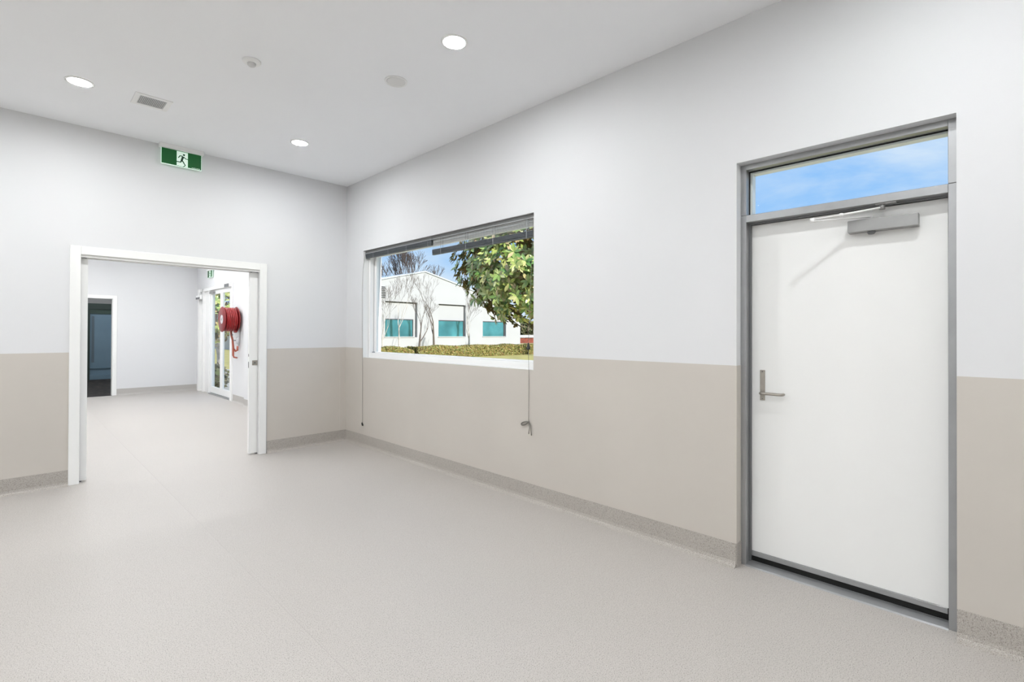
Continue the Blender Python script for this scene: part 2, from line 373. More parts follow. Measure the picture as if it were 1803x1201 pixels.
# leaf
LY0, LY1, LZ0, LZ1 = FY0+JW+.0025, FY1-JW-.006, .042, TZ0-.010
lf = obj('door_leaf', bevel(B((LX, LX+.040, LY0, LY1, LZ0+.028, LZ1)), .001, 1), M['doorw'], d)
obj('hinge_side_strip', B((LX-.0015, LX, LY0, LY0+.034, LZ0+.028, LZ1)), M['doorw'], lf)
obj('bottom_seal_strip', bevel(B((LX-.007, LX, LY0+.004, LY1, LZ0, LZ0+.028)), .001, 1), M['alu'], lf)
obj('gap_shade_block', B((LX+.004, LX+.036, LY0, LY1, .006, LZ0+.028)), M['black'], lf)  # black block under the leaf stands in for the shade of the gap
bm = bmesh.new(); prism(bm, [(FX0-.012, 0), (FX0-.004, .006), (LX-.03, .012), (LX+.06, .012), (LX+.06, 0)], 'Y', FY0+JW, FY1-JW)
obj('threshold', bm, M['alu'], d)
obj('gap_shade_strip', B((LX-.006, LX+.036, FY0+JW, FY1-JW, .012, .014)), M['black'], d)  # black strip paints the gap's shade onto the threshold
# lever handle on its back plate
hp = obj('handle_plate', bevel(B((LX-.006, LX, -5.024, -4.996, .998, 1.181)), .0015, 1), M['steel'], lf)
bm = bmesh.new()
lathe(bm, [(.011, 0), (.011, -.012), (.009, -.020)], (LX-.006, -5.010, 1.043), 'X', 20)
tube(bm, [(LX-.012, -5.010, 1.043), (LX-.040, -5.010, 1.043), (LX-.050, -5.014, 1.043), (LX-.054, -5.024, 1.043), (LX-.054, -5.06, 1.044),
          (LX-.054, -5.115, 1.044), (LX-.050, -5.126, 1.044), (LX-.040, -5.130, 1.044), (LX-.018, -5.130, 1.044)], .0085, 12)
obj('lever_handle', bm, M['steel'], lf)
for zz in (1.172, 1.008):
    obj('screw', (lambda b: (lathe(b, [(.004, 0), (.003, -.002)], (LX-.006, -5.010, zz), 'X', 10), b)[1])(bmesh.new()), M['aludk'], lf)
# closer
cb = obj('closer_body', bevel(B((LX-.058, LX, -5.748, -5.452, 1.943, 2.008)), .004, 2), M['silver'], lf)
bm = bmesh.new(); lathe(bm, [(.019, 0), (.019, -.006), (.013, -.014)], (LX-.03, -5.553, 1.943), 'Z', 20); obj('closer_cap', bm, M['aludk'], lf)
ELB = on(0, -.075, 1430, 388)
bm = bmesh.new(); sp = Vector((LX-.03, -5.553, 2.008))
tube(bm, [sp, sp+Vector((0, 0, .016))], .010, 12); top = sp+Vector((0, 0, .014))
def flatbar(bm, a, b, w, h):
    a, b = Vector(a), Vector(b); dd = (b-a).normalized(); s = dd.cross(Vector((0, 0, 1))).normalized()*w/2; z = Vector((0, 0, h/2))
    v = [bm.verts.new(q) for q in (a-s-z, a+s-z, a+s+z, a-s+z, b-s-z, b+s-z, b+s+z, b-s+z)]
    for f in ((3,2,1,0),(4,5,6,7),(0,1,5,4),(1,2,6,5),(2,3,7,6),(3,0,4,7)): bm.faces.new([v[i] for i in f])
flatbar(bm, top, ELB-Vector((0, 0, .006)), .020, .005)
obj('closer_arm', bm, M['ring'], lf)
bm = bmesh.new(); brk = Vector((.095, -5.602, 2.058))
flatbar(bm, ELB+Vector((0, 0, .004)), ELB.lerp(brk, .5), .014, .005)
tube(bm, [ELB.lerp(brk, .42), brk], .0055, 10)
tube(bm, [ELB-Vector((0, 0, .012)), ELB+Vector((0, 0, .010))], .011, 14)
tube(bm, [ELB.lerp(brk, .42)-Vector((0,0,.008)), ELB.lerp(brk, .42)+Vector((0,0,.008))], .010, 12)
obj('closer_rod', bm, M['ring'], lf)
bm = bmesh.new(); box(bm, .078, .112, -5.66, -5.575, 2.072, 2.0785); tube(bm, [brk-Vector((0,0,.012)), brk+Vector((0,0,.020))], .012, 14)
obj('arm_bracket', bm, M['silver'], lf)

# ------------------------------------------------------------------ window
w = thing('window_1', 'wide white framed window with venetian blinds looking onto garden', 'window', (.12, (WY0+WY1)/2, WZ0), kind='structure')
X0, X1 = .068, .168; FW = .046; FB = .058
obj('frame_stile', bevel(B((X0, X1, WY1-FW, WY1, WZ0, WZ1)), .002, 1), M['wframe'], w)
obj('frame_stile', bevel(B((X0, X1, WY0, WY0+FW, WZ0, WZ1)), .002, 1), M['wframe'], w)
obj('frame_head', bevel(B((X0, X1, WY0+FW, WY1-FW, WZ1-FW, WZ1)), .002, 1), M['wframe'], w)
fs = obj('frame_sill', bevel(B((X0, X1, WY0+FW, WY1-FW, WZ0, WZ0+FB)), .002, 1), M['wframe'], w)
obj('sill_rib', B((X0-.003, X0, WY0+.01, WY1-.01, WZ0+.024, WZ0+.029)), M['wframe'], fs)
sy0, sy1, sz0, sz1 = WY0+FW, WY1-FW, WZ0+FB, WZ1-FW
SW = .045
obj('sash', bevel(B((.125, .160, sy1-SW, sy1, sz0, sz1)), .002, 1), M['wframe'], w)
obj('sash', bevel(B((.125, .160, sy0, sy0+SW, sz0, sz1)), .002, 1), M['wframe'], w)
obj('sash', bevel(B((.125, .160, sy0+SW, sy1-SW, sz0, sz0+.012)), .001, 1), M['wframe'], w)
obj('sash', bevel(B((.125, .160, sy0+SW, sy1-SW, sz1-.03, sz1)), .002, 1), M['wframe'], w)
obj('pane', B((.140, .145, sy0+SW, sy1-SW, sz0+.012, sz1-.03)), M['glass'], w)
obj('window_latch', bevel(B((X0+.02, X0+.045, WY1-.090, WY1-.060, WZ0+FB, WZ0+FB+.012)), .002, 1), M['alu'], w)
obj('frame_gasket', B((X0-.001, X0, WY1-.012, WY1, WZ0+.002, WZ1)), M['vent'], w)
obj('frame_gasket', B((.112, .1245, sy1-.0015, sy1, sz0, sz1)), M['vent'], w)
# the plaster return of the window
struct('trim_5', B((0, .068, WY1-.0015, WY1, WZ0+.0015, WZ1), (0, .068, WY0, WY0+.0015, WZ0+.0015, WZ1),
                   (-.003, .068, WY0, WY1, WZ0, WZ0+.0015)), M['white'], 'white painted plaster return around the window', 'window return')

# ------------------------------------------------------------------ venetian blinds
def blind(label, y0, y1, zbot, n_open, cords, side):
    BX = .036
    t = thing('venetian_blind', label, 'blind', (BX, (y0+y1)/2, WZ1), 'venetian blinds in the window')
    obj('headrail', bevel(B((BX-.014, BX+.014, y0, y1, WZ1-.030, WZ1-.001)), .002, 1), M['blindrail'], t)
    obj('rail_lip', B((BX-.016, BX-.014, y0, y1, WZ1-.037, WZ1-.031)), M['blindlt'], t)
    slat_me = None
    z = WZ1-.040
    for i in range(n_open):
        z -= .0108
        if slat_me is None:
            bm = bmesh.new(); prof = []
            for k in range(5):
                a = -0.008+.016*k/4; prof.append((a, .0010*(1-(a/.008)**2)+a*.34))
            poly = prof+[(a, zz-.0006) for a, zz in prof[::-1]]
            prism(bm, [(BX+a, z+zz) for a, zz in poly], 'Y', y0+.004, y1-.004)
            s0 = obj('slat', bm, M['blindlt'], t); slat_me = s0.data; zs = z
        else:
            s = bpy.data.objects.new('slat', slat_me); col.objects.link(s); s.parent = t; s.location = (0, 0, z-zs)
    zt = z-.006 if n_open else WZ1-.040
    bm = bmesh.new(); zz = zt; k = 0
    while zz > zbot+.016:
        box(bm, BX-.0125, BX+.0125, y0+.004, y1-.004, zz-.0019, zz); zz -= .0026
    obj('slat_stack', bm, M['blind'], t, kind='stuff')
    obj('bottom_rail', bevel(B((BX-.013, BX+.013, y0+.004, y1-.004, zbot, zbot+.013)), .003, 2), M['blind'], t)
    for cy in cords:
        bm = bmesh.new()
        for dx in (-.0142, .0142): box(bm, BX+dx-.0006, BX+dx+.0006, cy-.0022, cy+.0022, zbot-.002, WZ1-.031)
        obj('ladder_cord', bm, M['blindlt'], t)
    return t
SPL = -1.815
cl = [on(0, .036, u, 430).y for u in (659, 685, 717, 755)]
cr = [on(0, .036, u, 400).y for u in (778, 822, 870, 929)]
b1 = blind('grey venetian blind drawn fully up, beside the room corner', SPL+.003, WY1-.006, 2.318, 0, cl, 0)
b2 = blind('grey venetian blind with open slats hanging a little lower', WY0+.006, SPL-.003, 2.212, 9, cr, 1)
# pull cord of the raised blind
def knot_loop(bm, c, d, l, w_, r):
    pts = []
    for k in range(17):
        a = 2*math.pi*k/16; q = Vector((0, -1, 0))*d[0]+Vector((0, 0, 1))*d[1]; s = Vector((0, -1, 0))*(-d[1])+Vector((0, 0, 1))*d[0]
        pts.append(c+q*(l/2*(1-math.cos(a)))+s*(w_/2*math.sin(a)*(.35+.65*math.sin(a/2)))+Vector((-.004*math.sin(a/2), 0, 0)))
    tube(bm, pts, r, 6)
bm = bmesh.new()
tube(bm, [(.020, WY1-.012, WZ1-.035), (-.006, WY1-.002, WZ1-.22), (-.008, -.426, 1.9), (-.008, -.430, 1.5), (-.008, -.442, .95), (-.008, -.447, .286)], .0016, 6)
pc = obj('pull_cord', bm, M['cord'], b1)
for k, (dy, dz) in enumerate(((.004, 0), (-.010, -.012))):
    bm = bmesh.new(); lathe(bm, [(.002, .014), (.006, .010), (.009, -.010), (.007, -.014), (.003, -.015)], (-.012, -.447+dy, .276+dz), 'Z', 14)
    obj('cord_tassel', bm, M['tassel'], pc)
kn = Vector((-.010, -3.226, .655))
bm = bmesh.new()
tube(bm, [(.018, WY0+.020, WZ1-.04), (.012, WY0+.040, 1.9), (-.006, -3.224, 1.5), (-.008, -3.221, 1.25), (-.007, -3.226, 1.0), (kn.x, kn.y, kn.z)], .0017, 6)
pc2 = obj('pull_cord', bm, M['cord'], b2)
bm = bmesh.new(); lathe(bm, [(.002, .045), (.006, .040), (.016, .000), (.018, -.012), (.006, -.016)], (-.010, -3.221, 1.276), 'Z', 14); obj('cord_tassel', bm, M['tassel'], pc2)
bm = bmesh.new()
knot_loop(bm, kn, (-.93, -.36), .088, .034, .0028)
knot_loop(bm, kn+Vector((-.003, 0, -.002)), (-.90, -.30), .080, .020, .0026)
tube(bm, [kn, kn+Vector((-.004, -.018, -.008)), kn+Vector((-.004, -.028, -.030)), kn+Vector((-.003, -.030, -.075)), kn+Vector((-.002, -.034, -.108))], [.003, .003, .003, .003, .0042], 6)
tube(bm, [kn, kn+Vector((-.005, -.010, -.014)), kn+Vector((-.006, -.016, -.045)), kn+Vector((-.006, -.010, -.075)), kn+Vector((-.004, -.006, -.098))], [.003, .003, .003, .003, .0045], 6)
lathe(bm, [(.003, .008), (.008, .002), (.008, -.006), (.003, -.010)], kn, 'Z', 10)
obj('cord_bow', bm, M['cord'], pc2)

# ------------------------------------------------------------------ ceiling fittings
def downlight(loc):
    t = thing('downlight', 'round recessed downlight glowing white in the ceiling', 'downlight', loc, 'ceiling downlights')
    x, y, z = loc
    bm = bmesh.new(); lathe(bm, [(.088, 0), (.086, -.004), (.072, -.006), (.069, -.002), (.069, 0)], loc, 'Z', 40); obj('trim_ring', bm, M['ring'], t)
    bm = bmesh.new(); lathe(bm, [(.068, -.001), (.068, -.003)], loc, 'Z', 40); obj('lens', bm, M['lens'], t)
    return t
dl = downlight((-1.04, -1.05, H))
spots = [(-1.04, -3.50), (-2.70, -1.05), (-2.70, -3.50)]+[(x, y) for x in (-1.04, -2.70) for y in (-5.95, -8.40)]+[(-4.36, y) for y in (-1.05, -3.5, -5.95, -8.4)]+[(-5.9, y) for y in (-1.05, -3.5, -5.95, -8.4)]  # beyond the visible fittings, unseen downlights are added to light the room
spots += [(x, y) for x in (-.85, -2.15, -3.5) for y in (1.3, 2.9, 4.5, 6.1)]+[(x, y) for x in (-.9, -2.6) for y in (9.4, 11.4)]  # unseen downlights added to brighten the next room and the carpeted one
for x, y in spots:
    c = copy_tree(dl); c.location = (x, y, H)
    c['label'] = ('unseen downlight added to light the carpeted room' if y > R2Y else 'unseen downlight added to brighten the next room' if y > 0 else
                  'round glowing downlight beside the flat ceiling speaker' if (x, y) == (-1.04, -3.50) else
                  'round glowing downlight beside the slatted ceiling vent' if (x, y) == (-2.70, -1.05) else 'unseen downlight added further off than speaker and vent')
    c['group'] = 'added downlights of the carpeted room' if y > R2Y else 'added downlights of the next room' if y > 0 else 'ceiling downlights'
dl['label'] = 'round glowing downlight close to the corner beside the window'
# carpeted room: lit by the unseen downlights added above

sp_ = thing('ceiling_speaker', 'flat round white speaker grille set in the ceiling', 'speaker', (-1.03, -2.79, H))
bm = bmesh.new(); lathe(bm, [(.084, 0), (.083, -.006), (.076, -.008), (.074, -.004)], (-1.03, -2.79, H), 'Z', 40); obj('rim', bm, M['ring'], sp_)
bm = bmesh.new(); lathe(bm, [(.074, -.0035), (.060, -.005), (.02, -.006), (.001, -.006)], (-1.03, -2.79, H), 'Z', 40); obj('grille', bm, mat('speaker_cloth', (.76,.76,.75), .9, bump=(700,.6)), sp_)
sn = thing('motion_sensor', 'small white domed motion sensor on the ceiling', 'sensor', (-1.885, -2.30, H))
bm = bmesh.new(); lathe(bm, [(.060, 0), (.060, -.006), (.052, -.014), (.030, -.018)], (-1.885, -2.30, H), 'Z', 36); obj('base', bm, M['ring'], sn)
bm = bmesh.new(); lathe(bm, [(.029, -.017), (.027, -.028), (.018, -.038), (.003, -.042)], (-1.885, -2.30, H), 'Z', 30); obj('lens_dome', bm, mat('frosted_lens', (.66,.66,.66), .3), sn)

vx0, vx1, vy0, vy1 = -2.340, -2.163, -1.138, -.957
vt = thing('ceiling_vent', 'grey slatted air vent in a white ceiling frame', 'vent', (-2.25, -1.05, H))
fwd = .036
obj('frame', bevel(B((vx0-fwd, vx0, vy0-fwd, vy1+fwd, H-.006, H), (vx1, vx1+fwd, vy0-fwd, vy1+fwd, H-.006, H), (vx0, vx1, vy0-fwd, vy0, H-.006, H), (vx0, vx1, vy1, vy1+fwd, H-.006, H)), .0015, 1), M['ring'], vt)
obj('duct_back', B((vx0, vx1, vy0, vy1, H-.001, H)), M['ventdk'], vt)
bm = bmesh.new()
prism(bm, [(vx0, H-.001), (vx0+.0045, H-.006), (vx0+.0055, H-.006), (vx0+.001, H-.001)], 'Y', vy0, vy1)
s0 = obj('slat', bm, M['vent'], vt)
for k in range(1, 16):
    s = bpy.data.objects.new('slat', s0.data); col.objects.link(s); s.parent = vt; s.location = (k*.0112, 0, 0)

def exit_sign(label, origin, right, out, up=Vector((0, 0, 1)), W=.345, Hh=.155, cap=.04):
    """origin = top centre of the green face; right = along the face, out = towards the viewer"""
    o = Vector(origin); right = Vector(right); out = Vector(out)
    t = thing('exit_sign', label, 'exit sign', o+up*cap)
    def pan(u0, u1, v0, v1, d0, d1):
        bm = bmesh.new(); vs = []
        for dd in (d0, d1):
            for (u, v) in ((u0, v0), (u1, v0), (u1, v1), (u0, v1)): vs.append(bm.verts.new(o+right*u+up*v+out*dd))
        for f in ((3,2,1,0),(4,5,6,7),(0,1,5,4),(1,2,6,5),(2,3,7,6),(3,0,4,7)): bm.faces.new([vs[i] for i in f])
        return bm
    obj('housing', bevel(pan(-W/2-.02, W/2+.02, .0, cap, -.03, .03), .003, 2), M['ring'], t)
    obj('panel_edge', pan(-W/2-.004, W/2+.004, -Hh-.006, 0, -.006, .004), M['signw'], t)
    obj('green_face', pan(-W/2, W/2, -Hh, -.001, .004, .0048), M['green'], t)
    bx0, bx1 = -W/2+.372*W, -W/2+.653*W
    obj('white_doorway', pan(bx0, bx1, -Hh+.002, -.006, .0048, .0053), M['signw'], t)
    def P(u, v):
        fx = (u-245)/1195.; yt = 240+(u-245)*275/1195.; yb = 695+(u-270)*245/1140.
        return right*(-W/2+fx*W)+up*(-(v-yt)/(yb-yt)*Hh)
    bm = bmesh.new(); D0, D1 = .0053, .0060
    def poly(pts):
        A = [bm.verts.new(o+q+out*D0) for q in pts]; C2 = [bm.verts.new(o+q+out*D1) for q in pts]; n = len(pts)
        for i in range(n): bm.faces.new((A[i], A[(i+1) % n], C2[(i+1) % n], C2[i]))
        bm.faces.new(A[::-1]); bm.faces.new(C2)
    def limb(a, b, w0, w1):
        a, b = P(*a), P(*b); dd = (b-a).normalized(); s = out.cross(dd).normalized(); poly([a-s*w0-dd*w0*.4, b-s*w1+dd*w1*.4, b+s*w1+dd*w1*.4, a+s*w0-dd*w0*.4])
    hc = P(905, 487); poly([hc+(right*math.cos(k*math.pi/8)+up*math.sin(k*math.pi/8))*.0098 for k in range(16)])
    k_ = W/.345
    for a, b, w0, w1 in (((878,540),(838,640),.0105,.0085), ((862,520),(785,505),.0042,.0042), ((785,505),(738,560),.0042,.004),
                         ((898,545),(955,600),.0045,.004), ((955,600),(1025,622),.004,.0036), ((832,640),(808,696),.0062,.005),
                         ((812,692),(690,668),.005,.0042), ((848,640),(905,725),.0066,.005), ((905,725),(948,795),.005,.0042),
                         ((948,795),(892,832),.004,.003), ((700,782),(905,832),.0012,.0012)):
        limb(a, b, w0, w1)
    obj('running_figure', bm, M['signman'], t)
    bm = bmesh.new(); xx = .255*W
    for k, ln in enumerate((.010, .016, .007, .013, .011, .018)):   # fine print, not legible in the photograph
        v0 = -Hh+.006; vs = []
        if xx+ln > W/2-.006: break
        for dd in (.0048, .0052):
            for (u, v) in ((xx, v0), (xx+ln, v0), (xx+ln, v0+.004), (xx, v0+.004)): vs.append(bm.verts.new(o+right*u+up*v+out*dd))
        for f in ((3,2,1,0),(4,5,6,7),(0,1,5,4),(1,2,6,5),(2,3,7,6),(3,0,4,7)): bm.faces.new([vs[i] for i in f])
        xx += ln+.004
    obj('fine_print', bm, M['signw'], t)
    return t
exit_sign('green running figure exit sign hanging above the pocket door', (-1.834, -.045, 3.258), (1, 0, 0), (0, -1, 0), cap=.042)
_ya, _yb = on(0, .066, 365.6, 482).y, on(0, .066, 373.9, 482).y
s2 = exit_sign('small green exit sign on the wall above the glass doors', (.068, (_ya+_yb)/2, on(0, .066, 370, 476.5).z), (0, -1, 0), (-1, 0, 0), W=_ya-_yb-.02, Hh=.15, cap=.03)

# ------------------------------------------------------------------ second room: glass doors
d = thing('door_3', 'white framed glass double doors to the garden', 'door', (.2, 6.3, 0), kind='structure')
PX0, PX1 = .070, .22
obj('post', bevel(B((PX0, PX1, GY0, GY0+.11, 0, GZ1)), .003, 1), M['wframe'], d)
obj('post', bevel(B((PX0, PX1, GY1-.10, GY1, 0, GZ1)), .003, 1), M['wframe'], d)
obj('post', bevel(B((PX0+.02, PX1, 7.20, 7.27, 0, GZ1)), .003, 1), M['wframe'], d)
obj('post', bevel(B((PX0+.03, PX1, 6.72, 6.82, 0, GZ1)), .003, 1), M['wframe'], d)
obj('head', bevel(B((PX0+.02, PX1, GY0+.11, GY1-.10, GZ1-.07, GZ1)), .003, 1), M['wframe'], d)
obj('side_panel', B((.14, .16, 7.27, GY1-.10, 0, GZ1-.07), (.14, .16, 6.82, 7.20, 0, GZ1-.07)), M['wframe'], d)
for y0, y1 in ((5.115, 5.90), (5.905, 6.715)):
    lf = obj('door_leaf', bevel(B((.13, .17, y0, y0+.085, .03, GZ1-.075), (.13, .17, y1-.085, y1, .03, GZ1-.075), (.13, .17, y0+.085, y1-.085, .03, .17), (.13, .17, y0+.085, y1-.085, GZ1-.165, GZ1-.075)), .002, 1), M['wframe'], d)
    obj('pane', B((.147, .153, y0+.085, y1-.085, .17, GZ1-.165)), M['glass'], lf)
lf2 = lf
obj('closer_box', bevel(B((.085, .128, 6.35, 6.66, GZ1-.15, GZ1-.10)), .003, 1), M['silver'], d)
obj('sensor_box', bevel(B((.028, .07, 7.20, 7.56, 2.17, 2.26)), .004, 1), M['ring'], d)
obj('sensor_lens', B((.022, .028, 7.22, 7.54, 2.17, 2.215)), M['aludk'], d)
obj('sensor_box', bevel(B((.02, .07, 5.00, 5.32, 2.32, 2.43)), .004, 1), M['ring'], d)
obj('sensor_lens', B((.014, .02, 5.02, 5.30, 2.32, 2.385)), M['aludk'], d)
obj('threshold', B((.09, .26, GY0+.11, 6.72, 0, .02)), M['alu'], d)

# architrave of the opening in the far wall
d = thing('door_4', 'white framed doorway to a dim carpeted room', 'door', (-1.92, R2Y, 0), kind='structure')
obj('architrave', bevel(B((AX1, AX1+.07, R2Y-.016, R2Y, 0, AZ1+.075)), .002, 1), M['white'], d)
obj('architrave', bevel(B((AX0-.07, AX0, R2Y-.016, R2Y, 0, AZ1+.075)), .002, 1), M['white'], d)
obj('head_architrave', bevel(B((AX0, AX1, R2Y-.016, R2Y, AZ1, AZ1+.075)), .002, 1), M['white'], d)
obj('lining', B((AX1-.012, AX1, R2Y, R2Y+.15, 0, AZ1)), M['white'], d)
# glazed screen in the dim room
g = thing('glazed_screen', 'dark framed blue grey glazed screen in the dim room', 'glass screen', (-1.2, 12.7, 0))
SX0, SX1, SZ = -1.50, .0, 2.22
obj('frame', B((SX0, SX0+.05, 12.66, 12.75, 0, SZ), (SX1-.05, SX1, 12.66, 12.75, 0, SZ), (SX0+.05, SX1-.05, 12.66, 12.75, SZ-.17, SZ)), M['dkgreen'], g)
obj('header_band', B((SX0+.05, SX1-.05, 12.68, 12.75, SZ-.30, SZ-.17)), mat('green_band', (.05,.085,.07), .4), g)
obj('bottom_rail', B((SX0+.05, SX1-.05, 12.66, 12.75, 0, .13)), M['bluep'], g)
obj('pane', B((SX0+.05, SX1-.05, 12.70, 12.75, .13, SZ-.30)), M['bluep'], g)
obj('inner_stile', B((SX0+.09, SX0+.15, 12.69, 12.70, .5, 1.85)), mat('dim_stile', (.12,.17,.21), .4), g)
obj('mid_rail', B((SX0+.05, SX1-.05, 12.685, 12.70, .30, .33)), mat('blue_rail', (.08,.14,.18), .4), g)

# ------------------------------------------------------------------ fire hose reel
hc = Vector((-.03, 4.62, 1.645))         # middle of the drum on its axle
t = thing('fire_hose_reel', 'red fire hose reel on the wall beside the glass doors', 'hose reel', (R2X1, hc.y, 1.35))
R_ = .245; XB, XF = .045, -.20
bm = bmesh.new(); lathe(bm, [(.02, XF-.008), (R_-.01, XF-.008), (R_, XF-.003), (R_, XF+.003), (R_-.01, XF+.008), (.02, XF+.008)], (0, hc.y, hc.z), 'X', 56); obj('front_disc', bm, M['red'], t)
bm = bmesh.new(); lathe(bm, [(.02, XB-.008), (R_-.005, XB-.008), (R_+.005, XB), (R_-.005, XB+.008), (.02, XB+.008)], (0, hc.y, hc.z), 'X', 56); obj('back_disc', bm, M['red'], t)
bm = bmesh.new(); lathe(bm, [(.10, XF), (.10, XB)], (0, hc.y, hc.z), 'X', 40); obj('drum', bm, M['red'], t)
bm = bmesh.new(); pts = []
turns = 6; x0, x1 = XF+.026, XB-.026
for k in range(turns*40+1):
    a = 2*math.pi*k/40; pts.append(Vector((x0+(x1-x0)*k/(turns*40), hc.y+.213*math.cos(a), hc.z+.213*math.sin(a))))
tube(bm, pts, .0195, 10); obj('hose', bm, M['hose'], t)
bm = bmesh.new(); lathe(bm, [(.085, XF-.010), (.085, XF-.008)], (0, hc.y, hc.z), 'X', 40)
lb = obj('hub_label', bm, M['label'], t)
bm = bmesh.new(); lathe(bm, [(.022, XF-.018), (.026, XF-.010)], (0, hc.y, hc.z), 'X', 24); obj('hub_nut', bm, M['silver'], lb)
obj('wall_bracket', bevel(B((.055, R2X1-.001, hc.y-.05, hc.y+.05, hc.z-.16, hc.z+.16), (.03, .06, hc.y-.02, hc.y+.02, hc.z-.02, hc.z+.02)), .003, 1), M['red'], t)
bm = bmesh.new(); hy = hc.y+.02
tube(bm, [(-.04, hy, hc.z-.20), (-.035, hy, hc.z-.30), (-.01, hy-.005, hc.z-.40), (.0, hy-.01, hc.z-.55), (.0, hy-.01, hc.z-.70), (.012, hy-.02, hc.z-.74), (.06, hy-.06, hc.z-.75)],
     [.018, .018, .018, .019, .018, .016, .014], 10)
obj('hose_tail', bm, M['copper'], t)
bm = bmesh.new(); vy = hc.y-.08
tube(bm, [(.065, vy, hc.z-.18), (.065, vy, hc.z-.52)], .016, 12); tube(bm, [(.05, vy, hc.z-.35), (.05, vy, hc.z-.47)], .028, 12)
vv = obj('supply_valve', bm, M['label'], t)
bm = bmesh.new(); tube(bm, [(.05, vy, hc.z-.41), (-.02, vy+.05, hc.z-.41)], .008, 8); obj('valve_lever', bm, M['aludk'], vv)
bm = bmesh.new(); tube(bm, [(-.03, vy+.12, hc.z-.30), (-.03, vy+.02, hc.z-.30)], .009, 8); obj('hose_guide', bm, M['aludk'], t)
bm = bmesh.new(); tube(bm, [(.05, vy, hc.z-.52), (.05, vy+.01, hc.z-.60), (.03, vy+.05, hc.z-.62), (.01, vy+.09, hc.z-.58)], .018, 10); obj('nozzle_holder', bm, M['copper'], t)
bm = bmesh.new(); tube(bm, [(XB-.02, hc.y-.12, hc.z-.235), (XB-.075, hc.y-.12, hc.z-.235)], .022, 12); obj('roller', bm, M['red'], t)

# ================================================================== outside
G = -.15
struct('ground_lawn', B((.25, 140, -60, 140, G-.2, G)), M['grass'], 'dry yellow green lawn outside the window', 'lawn')
struct('ground_path', B((.31, 3.2, -16, 22, G, G+.02)), M['paving'], 'pale concrete path outside the glass doors', 'path')  # real by the glass doors, lengthened unseen along the wall for neutral bounce light
struct('ground_earth', B((36, 75, 26, 70, G, G+.02)), M['earth'], 'tan bare ground beside the neighbouring building', 'ground')

# neighbouring building with a gable end
BY = 30.0; BW0, BW1, RID, EZ, RZ = 10.3, 35.0, 22.64, 3.90, 6.79
bd = thing('white_building', 'white gabled building with teal windows across the lawn', 'building', (22.64, BY, G))
wins = ((18.67, 21.53, 21.87, 4.05), (24.17, 27.26, 27.40, 4.05), (29.60, 32.69, 32.85, 4.02), (12.9, 15.9, 16.1, 4.05))
wins = sorted(wins)
bm = bmesh.new(); REC = .22
xs = [BW0]+[c for wq in wins for c in (wq[0], wq[2])]+[BW1]
def roof_z(x): return RZ-(RZ-EZ)*abs(x-RID)/(BW1-RID)
for i in range(0, len(xs), 2):            # full-height piers between the recessed bays
    a, b = xs[i], xs[i+1]; box(bm, a, b, BY, BY+.3, G, 3.86 if i in (0,) else 3.86)
for wq in wins:
    box(bm, wq[0], wq[2], BY, BY+.3, G, 1.0)
poly = [(BW0, 4.05-.19), (BW0, EZ), (RID, RZ), (BW1, EZ), (BW1, 3.86)]
# gable field above the bays, with the bays cut out of its lower edge
low = [(BW1, 3.86)]
for wq in sorted(wins, reverse=True):
    low += [(wq[2], 3.86), (wq[2], 4.03), (wq[0], 4.03), (wq[0], 3.86)]
low += [(BW0, 3.86)]
gp = [(BW0, EZ), (RID, RZ), (BW1, EZ)]+low
prism(bm, [(x, z) for x, z in gp if True], 'Y', BY, BY+.3)
obj('gable_wall', bm, M['render'], bd)
for wq in wins:
    x0, x1, xr, zt = wq
    pn = obj('recessed_panel', B((x0, xr, BY+REC, BY+.30, 2.56, 4.03), (x1, xr, BY+REC, BY+.30, 1.0, 2.56)), M['render'], bd)
    obj('painted_shade_strip', B((x0, xr, BY+REC-.012, BY+REC, 3.95, 4.03), (xr-.09, xr, BY+REC-.012, BY+REC, 1.0, 3.95)), M['dkgrey'], pn)  # dark strips paint the recess shade along its top and right edges
    wi = obj('window_frame', B((x0, x1, BY+.12, BY+.20, 2.48, 2.56), (x1-.07, x1, BY+.12, BY+.20, 1.06, 2.48), (x0, x0+.03, BY+.12, BY+.20, 1.06, 2.48)), M['dkgrey'], bd)
    obj('pane', B((x0+.03, x1-.07, BY+.15, BY+.17, 1.06, 2.48)), M['teal'], wi)
    obj('window_sill', B((x0-.05, x1+.05, BY-.06, BY+.2, .98, 1.06)), M['render'], wi)
rf = bmesh.new()
for s in (-1, 1):
    xe = BW0-.1 if s < 0 else BW1+.1
    pr = [(RID, RZ+.10), (xe, EZ+.08), (xe, EZ-.02), (RID, RZ)]
    prism(rf, pr, 'Y', BY-.10, BY+16)
obj('roof', rf, M['cap'], bd)
obj('side_wall', B((BW1-.3, BW1, BY+.3, BY+16, G, EZ-.05), (BW0, BW0+.3, BY+.3, BY+16, G, EZ-.05), (BW0+.3, BW1-.3, BY+15.7, BY+16, G, EZ-.05)), M['render'], bd)
bm = bmesh.new(); box(bm, 17.75, 18.66, BY-.07, BY-.01, 4.28, 4.34)
l0 = obj('louvre_blade', bm, M['dkgrey'], bd)
for k in range(1, 7):
    s = bpy.data.objects.new('louvre_blade', l0.data); col.objects.link(s); s.parent = bd; s.location = (0, 0, k*.145)

# far right background
fw = thing('garden_wall', 'low red brown wall under a white rail beyond the building', 'wall', (52, 45, G))
obj('brick_base', B((44, 70, 45, 45.3, G, .62)), M['redwall'], fw)
obj('white_rail', B((44, 70, 44.9, 45.35, .70, 1.10)), M['render'], fw)
obj('rail_post', B(*[(44+k*2.6, 44.15+k*2.6, 45.05, 45.25, .62, .70) for k in range(10)]), M['render'], fw)

